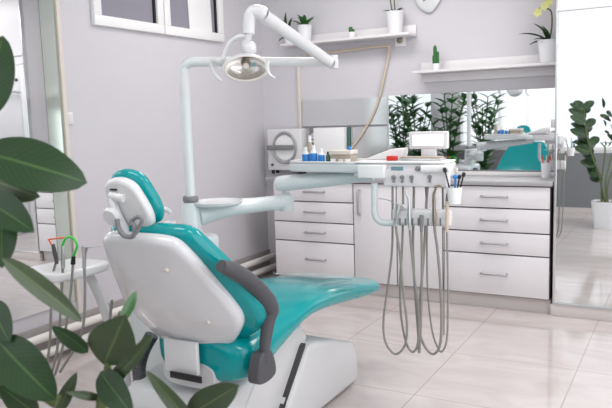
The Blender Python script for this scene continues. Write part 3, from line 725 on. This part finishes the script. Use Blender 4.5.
# items on the table
def item(name, label, cat, bm, m, group=None):
    o = obj(name, bm, m); return tag(o, label, cat, group)
zt = 1.108
it = thing('instrument_tray', 'long tan lined tray lying in front of the film viewer', 'tray', (1.76, Y0+.1, zt))
obj('tray', box(BM(), (1.66, Y0+.01, zt), (1.86, Y0+.10, zt+.012), .004), 'steel', it)
obj('liner', box(BM(), (1.668, Y0+.016, zt+.012), (1.852, Y0+.094, zt+.018), .002), 'tan', it)
item('red_box', 'small red box at the left end of the tan lined tray', 'box', box(BM(), (1.60, Y0+.02, zt), (1.648, Y0+.05, zt+.022), .003), 'red')
# paper-wrapped heap on the table between the bottles and the tray
bm = BM(); prism(bm, [(1.455, zt), (1.65, zt), (1.66, zt+.055), (1.60, zt+.052), (1.50, zt+.018)], 1, Y0+.08, Y0+.16, .008)
item('paper_roll', 'white paper wrapped wedge lying left of the film viewer', 'paper', bm, 'cloth')
# bottles on side tray
ztr = 1.094
def bottle(x, y, r_, h, label, body, cap, band=None, nm='bottle'):
    t = thing(nm, label, 'bottle', (x, y, ztr), 'bottles on the side tray')
    obj('body', lathe(BM(), [(0, 0), (r_*.95, 0), (r_, .004), (r_, h*.62), (r_*.55, h*.74), (r_*.5, h*.76), (0, h*.76)], (x, y, ztr), 18), body, t)
    obj('cap', lathe(BM(), [(r_*.5, h*.75), (r_*.52, h*.8), (r_*.45, h), (0, h)], (x, y, ztr), 14), cap, t)
    if band: obj('label', lathe(BM(), [(r_*1.02, h*.05), (r_*1.04, h*.06), (r_*1.04, h*.55), (r_*1.02, h*.56)], (x, y, ztr), 18), band, t)
bottle(1.150, Y0+.11, .016, .135, 'tall brown bottle with white cap at the left end of the side tray', 'tan', 'white')
bottle(1.115, Y0+.18, .012, .10, 'thin dark green bottle behind the tall brown bottle', 'darkgreen', 'white')
bottle(1.158, Y0+.05, .018, .080, 'white capped bottle with blue label, leftmost of the blue labelled three', 'white', 'white', 'blue')
bottle(1.200, Y0+.055, .018, .088, 'white capped bottle with blue label, middle of the blue labelled three', 'white', 'white', 'blue')
bottle(1.240, Y0+.06, .016, .072, 'white capped bottle with blue label, rightmost of the blue labelled three', 'white', 'white', 'blue')
bottle(1.272, Y0+.07, .011, .055, 'small dark green bottle right of the blue labelled bottles', 'darkgreen', 'black')
tj = thing('cotton_box', 'low clear box of tan rolls on the side tray right of the bottles', 'box', (1.34, Y0+.1, ztr))
obj('box', box(BM(), (1.29, Y0+.055, ztr), (1.40, Y0+.13, ztr+.04), .003), 'tan', tj)
obj('lid', box(BM(), (1.285, Y0+.05, ztr+.041), (1.405, Y0+.135, ztr+.062), .004), 'trim', tj)
item('blue_stopper', 'tiny dark blue stopper on the lid of the tan box', 'stopper', lathe(BM(), [(0, 0), (.008, 0), (.008, .012), (.004, .02), (0, .02)], (1.375, Y0+.10, ztr+.062), 12), 'blue')
for k, (x, m) in enumerate(((1.32, 'white'), (1.36, 'trim'), (1.395, 'white'))):
    item('dappen_dish', 'small pale dish before the tan box, %s of the three' % ('leftmost', 'middle', 'rightmost')[k], 'dish', lathe(BM(), [(0, 0), (.012, 0), (.015, .022), (.012, .022), (.009, .006), (0, .006)], (x, Y0+.032, ztr), 14), m, 'small dishes on the side tray')
# cup of tools at the right end
cp = at(454.5, 203.5, 1, Y0-.055); cu = thing('tool_cup', 'white plastic cup hooked on the right end of the instrument table', 'cup', cp)
obj('cup', lathe(BM(), [(0, 0), (.026, 0), (.033, .07), (.030, .071), (.024, .004), (0, .004)], cp, 24), 'white', cu)
obj('bracket', box(BM(), (cp.x-.04, Y0-.058, cp.z+.045), (cp.x-.026, Y0+.01, cp.z+.06), .002), 'white', cu)
for k, (dx, lx, h, m, lb) in enumerate(((-.012, -.045, .155, 'black', 'black round headed tool leaning left in the white cup'), (.004, .006, .155, 'trim', 'cream headed brush standing in the middle of the white cup'), (.008, .008, .125, 'blue', 'blue handled tool in the white cup'), (.018, .042, .135, 'black', 'black tool leaning right in the white cup'), (.012, .026, .125, 'black', 'short black tool between the others in the white cup'))):
    yo = (0, .008, -.010, .004, -.008)[k]
    a = cp+Vector((dx*.5, yo, .006)); b_ = cp+Vector((lx, yo, h)); bm = BM()
    n_ = (.005, .005, .007, .005, .005)[k]
    tube(bm, [a, a.lerp(b_, .85), a.lerp(b_, .87), a.lerp(b_, .95), b_], [n_*.7, n_*.7, n_*1.6, n_*1.8, n_*.9], 10)
    item('cup_tool', lb, 'tool', bm, m, 'tools in the white cup')

# pen cup at right end of worktop
q = Vector((1.985, .28, .8682)); t = thing('pen_cup', 'white cup of pens on the worktop beside the mirrored cupboard', 'cup', q)
obj('cup', lathe(BM(), [(0, 0), (.028, 0), (.034, .10), (.031, .10), (.026, .004), (0, .004)], q, 24), 'pot', t)
for dx, lx, m, lb in ((-.01, -.024, 'red', 'red pen in the white worktop cup'), (.0, .003, 'trim', 'cream pen in the white worktop cup'), (.01, .02, 'red', 'dark red brush at the right of the worktop cup')):
    item('pen', lb, 'pen', tube(BM(), [q+Vector((dx, dx*.4, .006)), q+Vector((lx, dx*.4, .15))], .0035, 8), m, 'pens in the worktop cup')

# ------------------------------------------------------------------ operating lamp
lp = thing('operating_lamp', 'white swivel operating lamp with oval reflector on a tall pole', 'lamp', (.75, -1.96, .966))
el = at(333, 62, 2, 1.575)
bm = BM(); tube(bm, [(px_, py_, .966), (px_, py_, 1.30), (px_, py_, 1.54), (px_+.004, py_+.002, 1.572), (px_+.03, py_+.012, 1.59), (px_+.07, py_+.035, 1.592)], .0235, 18, 5); obj('pole', bm, 'blueplastic', lp)
obj('pole_sleeve', lathe(BM(), [(.0245, 1.44), (.0255, 1.445), (.0255, 1.535), (.0245, 1.54)], (px_, py_, 0), 24), 'plastic', lp)
obj('horizontal_arm', tube(BM(), [(px_+.065, py_+.033, 1.592), (px_+.2, py_+.12, 1.589), el], [.0235, .022, .021], 18), 'plastic', lp)
obj('elbow', lathe(BM(), [(.0, -.034), (.024, -.03), (.027, 0), (.024, .03), (0, .034)], el, 20), 'plastic', lp)
top = at(262, 14, 1, -2.02); top2 = at(251, 14, 1, -2.05); dn = at(249, 34, 1, -2.06); st_ = at(250, 48, 1, -2.06)
up_el = el+Vector((.0, -.045, .02))
bm = BM(); tube(bm, [el+Vector((.020, -.045, -.012)), el+Vector((.012, -.045, -.007)), el+Vector((0, -.04, 0)), el.lerp(top, .3)+Vector((0, -.03, 0)), el.lerp(top, .92)+Vector((0, -.01, 0)), at(262, 13, 1, -2.03), at(253, 12, 1, -2.045), at(249.5, 19, 1, -2.055), dn], [.008, .020, .024, .026, .029, .030, .029, .026, .024], 18, 6); obj('spring_arm', bm, 'plastic', lp)
obj('swivel', tube(BM(), [dn+Vector((0, 0, .005)), at(248, 40, 1, -2.06), at(244, 44, 1, -2.06)], [.016, .013, .012], 14), 'plastic', lp)
# yoke arc to the left of the head
yk = [at(248, 36, 1, -2.06), at(238, 37, 1, -2.07), at(229, 44, 1, -2.08), at(224, 56, 1, -2.09), at(222, 66, 1, -2.10)]
obj('yoke', tube(BM(), yk, [.010, .010, .010, .011, .012], 12, 5), 'plastic', lp)
hc_ = at(246, 68, 1, -2.12)
Nd = Vector((.52, -.80, -.35)).normalized()          # the way the lamp looks
Sd = rt0.copy(); Sd = (Sd-Nd*Sd.dot(Nd)).normalized(); Td = Nd.cross(Sd)
if Td.z < 0: Td = -Td
def dish(bm, prof, seg=36):
    rings = []
    for r_, z in prof:
        if r_ < 1e-6: rings.append([bm.verts.new(hc_+Nd*z)]); continue
        rings.append([bm.verts.new(hc_+Nd*z+Sd*(.098*r_*math.cos(2*PI*k/seg))+Td*(.058*r_*math.sin(2*PI*k/seg))) for k in range(seg)])
    for a, b in zip(rings, rings[1:]):
        for k in range(seg):
            k2 = (k+1) % seg
            if len(a) == 1: bm.faces.new((a[0], b[k2], b[k]))
            elif len(b) == 1: bm.faces.new((a[k], a[k2], b[0]))
            else: bm.faces.new((a[k], a[k2], b[k2], b[k]))
    return bm
obj('lamp_head', dish(BM(), [(0, -.07), (.4, -.068), (.75, -.05), (.95, -.02), (1, .0), (.99, .008), (.90, .010), (.88, .004), (.87, -.006), (.86, -.05), (0, -.062)]), 'plastic', lp)
obj('reflector', dish(BM(), [(.87, .0), (.75, -.018), (.5, -.034), (.2, -.042), (0, -.043)]), 'reflector', lp)
obj('reflector_rim', dish(BM(), [(.92, .010), (.90, .013), (.86, .010), (.86, .0), (.9, .0)]), 'trim', lp)
obj('bulb_shield', lathe(BM(), [(0, -.0), (.018, .0), (.020, .012), (.012, .02), (0, .021)], hc_+Td*.018-Nd*.03, 16, Nd), 'bronze', lp)
obj('bulb_cap', lathe(BM(), [(.012, 0), (.012, .012), (0, .013)], hc_+Td*.008-Nd*.012, 14, Nd), 'trim', lp)
obj('head_knob', lathe(BM(), [(.026, 0), (.030, .01), (.030, .035), (.022, .045), (0, .048)], at(250, 53, 1, -2.06), 20, (0.1, -.35, .93)), 'plastic', lp)
for k, pp in enumerate(([(222, 62), (213, 60), (212, 68), (216, 76), (222, 81)], [(268, 60), (267, 68), (270, 75), (275, 78)])):
    obj('grip_handle', tube(BM(), [at(a, b, 1, -2.12) for a, b in pp], [.013, .011, .009, .007, .005][:len(pp)] if k == 0 else [.009, .008, .006, .005], 10, 5), 'plastic', lp)

# ------------------------------------------------------------------ assistant element on the left
asx = .36
aa = thing('assistant_holder', 'white assistant instrument holder on a curved leg left of the chair', 'instrument holder', (asx, -2.3, 0))
zt2 = .660
obj('holder_tray', pad(BM(), (.27, -2.27, zt2), (1, 0, 0), (0, 1, 0), (0, 0, 1), [(-.15, -.19), (0, -.21), (.10, -.17), (.125, 0), (.11, .12), (0, .135), (-.12, .12), (-.15, 0)], -.045, .0, .014), 'plastic', aa)
obj('leg', tube(BM(), [(.23, -2.22, .62), (.27, -2.20, .60), (.305, -2.18, .54), (.335, -2.15, .40), (.37, -2.13, .25), (.42, -2.13, .10), (.42, -2.13, .03)], .024, 14, 5), 'plastic', aa)
obj('leg_base', lathe(BM(), [(0, 0), (.09, 0), (.09, .012), (.04, .03), (0, .03)], (.42, -2.13, 0), 24), 'plastic', aa)
def ah(px, py, y): return at(px, py, 1, y)
def ahose(p, y, rr=.006, m='hose'): return obj('hose', tube(BM(), [ah(a, b, y) for a, b in p], rr, 10, 5), m, aa)
h1 = ahose([(56, 262), (52, 280), (51, 310), (50, 340), (46, 370), (40, 392)], -2.42)
h2 = ahose([(63, 262), (62, 290), (60, 320), (57, 350), (50, 380)], -2.42)
h3 = ahose([(73, 262), (71, 290), (67, 320), (62, 350), (55, 375)], -2.42)
h4 = ahose([(84, 262), (85, 290), (84, 320), (80, 338), (70, 356), (60, 372)], -2.42)
def ap(pts, rads, m, par, nm='handpiece', y=-2.42, label=None):
    return obj(nm, tube(BM(), [ah(a, b, y) for a, b in pts], rads, 12, 4), m, par, label=label)
ap([(57, 264), (55, 254), (53, 244)], [.008, .010, .008], 'grey', h1); ap([(52.5, 246), (49.5, 241), (49, 239.5), (60, 238), (64, 237.5)], [.004, .004, .004, .004, .004], 'orange', h1, 'suction_tip', label='bright orange suction tip')
ap([(63, 268), (63, 256), (62.5, 246)], [.010, .010, .007], 'steel', h2)
ap([(73, 264), (73.5, 256)], [.011, .009], 'black', h3); ap([(73.5, 256), (77, 246), (73, 238), (66, 238), (62, 246)], [.0055]*5, 'green', h3, 'suction_tip', label='bright green bent suction tip')
ap([(84, 268), (84.5, 256), (84.5, 250), (85, 246)], [.009, .009, .014, .016], 'steel', h4); ap([(84, 248), (92, 247), (101, 246)], [.003, .003, .003], 'steel', h4, 'spray_tip')
# loops of pale cable behind the chair back
cb_ = obj('cable_loops', tube(BM(), [at(112, 300, 1, -2.2), at(110, 325, 1, -2.2), at(114, 342, 1, -2.2), at(121, 348, 1, -2.2), at(124, 330, 1, -2.2), at(120, 312, 1, -2.2), at(119, 330, 1, -2.18), at(124, 352, 1, -2.18)], .007, 10, 6), 'hose', un)

# ------------------------------------------------------------------ rubber plant in the foreground
rp = thing('rubber_plant', 'large leafed rubber plant with glossy dark leaves in the left foreground', 'potted plant', (2.02, -3.70, 0))
bm = BM(); s0, s1_, hh = .10, .135, .30
def sq(bm, levels, c):
    rings = []
    for s, z in levels:
        ring = []
        for k in range(24):
            a = 2*PI*(k+.5)/24; ca, sa = math.cos(a), math.sin(a)
            ring.append(bm.verts.new((c[0]+s*math.copysign(abs(ca)**.35, ca), c[1]+s*math.copysign(abs(sa)**.35, sa), z)))
        rings.append(ring)
    for a, b in zip(rings, rings[1:]):
        for k in range(24): bm.faces.new((a[k], a[(k+1) % 24], b[(k+1) % 24], b[k]))
    bm.faces.new(rings[0][::-1]); bm.faces.new(rings[-1]); return bm
obj('pot', sq(BM(), [(s0, 0), (s0*1.15, .12), (s1_, hh), (s1_*.9, hh), (s1_*.86, hh-.03)], (2.02, -3.70)), 'pot', rp)
obj('soil', sq(BM(), [(s1_*.84, hh-.035), (s1_*.84, hh-.022)], (2.02, -3.70)), 'soil', rp)
s0v = Vector((2.02, -3.70, hh-.03))
# stems (t = distance along the camera's own axis only used to find points measured off the photo)
stemsA = {
 'a': [s0v, Vector((1.96, -3.74, .55)), Vector((1.87, -3.80, .80)), Vector((1.80, -3.84, 1.05)), Vector((1.77, -3.86, 1.32))],
 'b': [s0v+Vector((.02, .03, 0)), Vector((2.03, -3.70, .55)), dep(105, 430, 1.0), dep(107, 385, 1.0), dep(108, 362, 1.0)],
 'c': [s0v+Vector((-.03, 0, 0)), Vector((1.98, -3.75, .5)), dep(45, 440, 1.02), dep(30, 400, 1.02), dep(5, 378, 1.02)],
 'd': [s0v+Vector((.03, -.02, 0)), Vector((2.05, -3.72, .5)), dep(170, 470, 1.03), dep(195, 425, 1.03)],
}
for k, p in stemsA.items(): obj('stem', tube(BM(), p, [.011]+[.008]*(len(p)-2)+[.0045], 10, 5), 'stem', rp)
toC = -fw
def RL(x0, y0, x1, y1, t0, t1, wpx, tilt=(0, 0), m='leaf', curl=.08, fold=.12, twist=0, sharp=1.0):
    a = dep(x0, y0, t0); b_ = dep(x1, y1, t1); n = (toC+up*tilt[0]+rt*tilt[1]).normalized()
    wid = wpx/F_PX*(t0+t1)/2
    obj('leaf', leafmesh(BM(), a, b_, wid, n, curl, fold, 14, twist=twist, sharp=sharp), m, rp)
RL(-14, 118, 3, 36, .95, .98, 40, (.2, .3), 'leaf')
RL(-18, 152, 87, 183, .92, .98, 52, (.3, -.1), 'leaf', .10, .10)
RL(-25, 172, 40, 197, .98, .95, 34, (-.2, 0), 'leaf2', .06)
RL(-15, 200, 34, 232, .95, .93, 36, (.1, .5), 'leaf', .25, .25)
RL(2, 212, 2, 268, .97, .95, 30, (0, .3), 'leaf')
RL(2, 258, 82, 322, .90, .97, 21, (.5, .2), 'leaf2', .06, .25)
RL(-10, 302, 10, 342, .95, .92, 30, (0, .2), 'leaf')
RL(-4, 338, 56, 400, .93, .93, 46, (.2, .2), 'leaf', .15, .2)
RL(88, 352, 52, 326, .98, .95, 17, (-.1, .1), 'leaf', -.12, .3)
RL(104, 364, 126, 314, 1.0, .96, 50, (0, .1), 'leaf2', .03, .08, sharp=1.5)
RL(120, 322, 136, 291, .97, 1.0, 11, (0, .5), 'leaf3', .08, .3)
RL(106, 385, 153, 334, 1.0, .95, 17, (.2, -.4), 'leaf2', -.14, .25)
RL(101, 372, 133, 415, 1.0, .95, 30, (.1, .1), 'leaf', .06, .2)
RL(196, 428, 146, 370, 1.02, .98, 16, (.2, .2), 'leaf2', .16, .2)
RL(188, 416, 239, 385, 1.02, .98, 32, (.2, 0), 'leaf2', .04, .1)
RL(58, 412, 77, 372, 1.0, .98, 14, (.1, .2), 'leaf2', .05, .25)
RL(100, 398, 66, 392, 1.0, .96, 9, (.3, 0), 'leaf2', .1, .2)
RL(36, 412, 0, 385, 1.0, .96, 24, (.2, 0), 'leaf', .1)
RL(108, 384, 128, 372, 1.0, .98, 12, (.2, 0), 'leaf', .1)
obj('bud', tube(BM(), [dep(58, 402, .97), dep(50, 398, .97), dep(38, 394, .97), dep(15, 387, 1.0), dep(5, 380, 1.02)], [.010, .009, .005, .0035, .0035], 10, 5), 'stem', rp)
# more leaves up the tall stem, out of the frame to the left
for k in range(30):
    t = k/29; z = .5+.85*t; f_ = catmull(stemsA['a'], 8); b0 = min(f_, key=lambda p: abs(p.z-z))
    a = R(130+(k*97) % 170)
    d = Vector((math.cos(a), math.sin(a), .25+.3*t)).normalized(); p1 = b0+d*.20
    rel = (p1-CAM); zc = rel.dot(fw); xs = 306+F_PX*rel.dot(rt)/max(zc, .01)
    if xs > -30: d = Vector((-.75, -.65, .3)).normalized(); p1 = b0+d*.17
    rel = (p1-CAM); xs = 306+F_PX*rel.dot(rt)/max(rel.dot(fw), .01)
    obj('leaf', leafmesh(BM(), b0, p1, .10, Vector((math.sin(k)*.5, .9, .55)), .1, .15), 'leaf', rp)

# ------------------------------------------------------------------ tall leafy plants by the window behind the camera (seen in the long mirror)
def zz(x, y, label, n, h, sd):
    random.seed(sd)
    r_ = thing('floor_plant', label, 'potted plant', (x, y, 0), 'tall plants by the window')
    obj('pot', lathe(BM(), [(0, 0), (.12, 0), (.16, .28), (.145, .28), (.13, .24), (0, .24)], (x, y, 0), 28), 'pot', r_)
    for i in range(n):
        a = 2*PI*i/n+random.uniform(-.2, .2); sp_ = random.uniform(.12, .28); hh_ = h*random.uniform(.8, 1.05)
        p = [Vector((x, y, .24)), Vector((x+sp_*.3*math.cos(a), y+sp_*.3*math.sin(a), hh_*.6)), Vector((x+sp_*math.cos(a), y+sp_*math.sin(a), hh_))]
        P = catmull(p, 10); bm = BM()
        tube(bm, P, [.009]*(len(P)-1)+[.004], 8); st__ = obj('stem', bm, 'leaf3', r_)
        bm = BM()
        for k in range(5, len(P)-1, 2):
            for s in (-1, 1):
                b0 = P[k]; tv = (P[min(k+1, len(P)-1)]-P[k-1]).normalized(); sd_ = Vector((-math.sin(a+k*.5), math.cos(a+k*.5), 0))
                d = (sd_*s+tv*.7+Vector((0, 0, -.25))).normalized(); leafmesh(bm, b0, b0+d*.21, .075, Vector((0, 0, 1)), .1, .2, 6)
        obj('leaf_spray', bm, 'leaf3', st__)
zz(.28, -4.35, 'tall feathery leafed plant in white pot by the window corner', 8, 1.62, 3)
zz(-.10, -3.98, 'tall feathery leafed plant in white pot against the left mirror', 7, 1.55, 5)
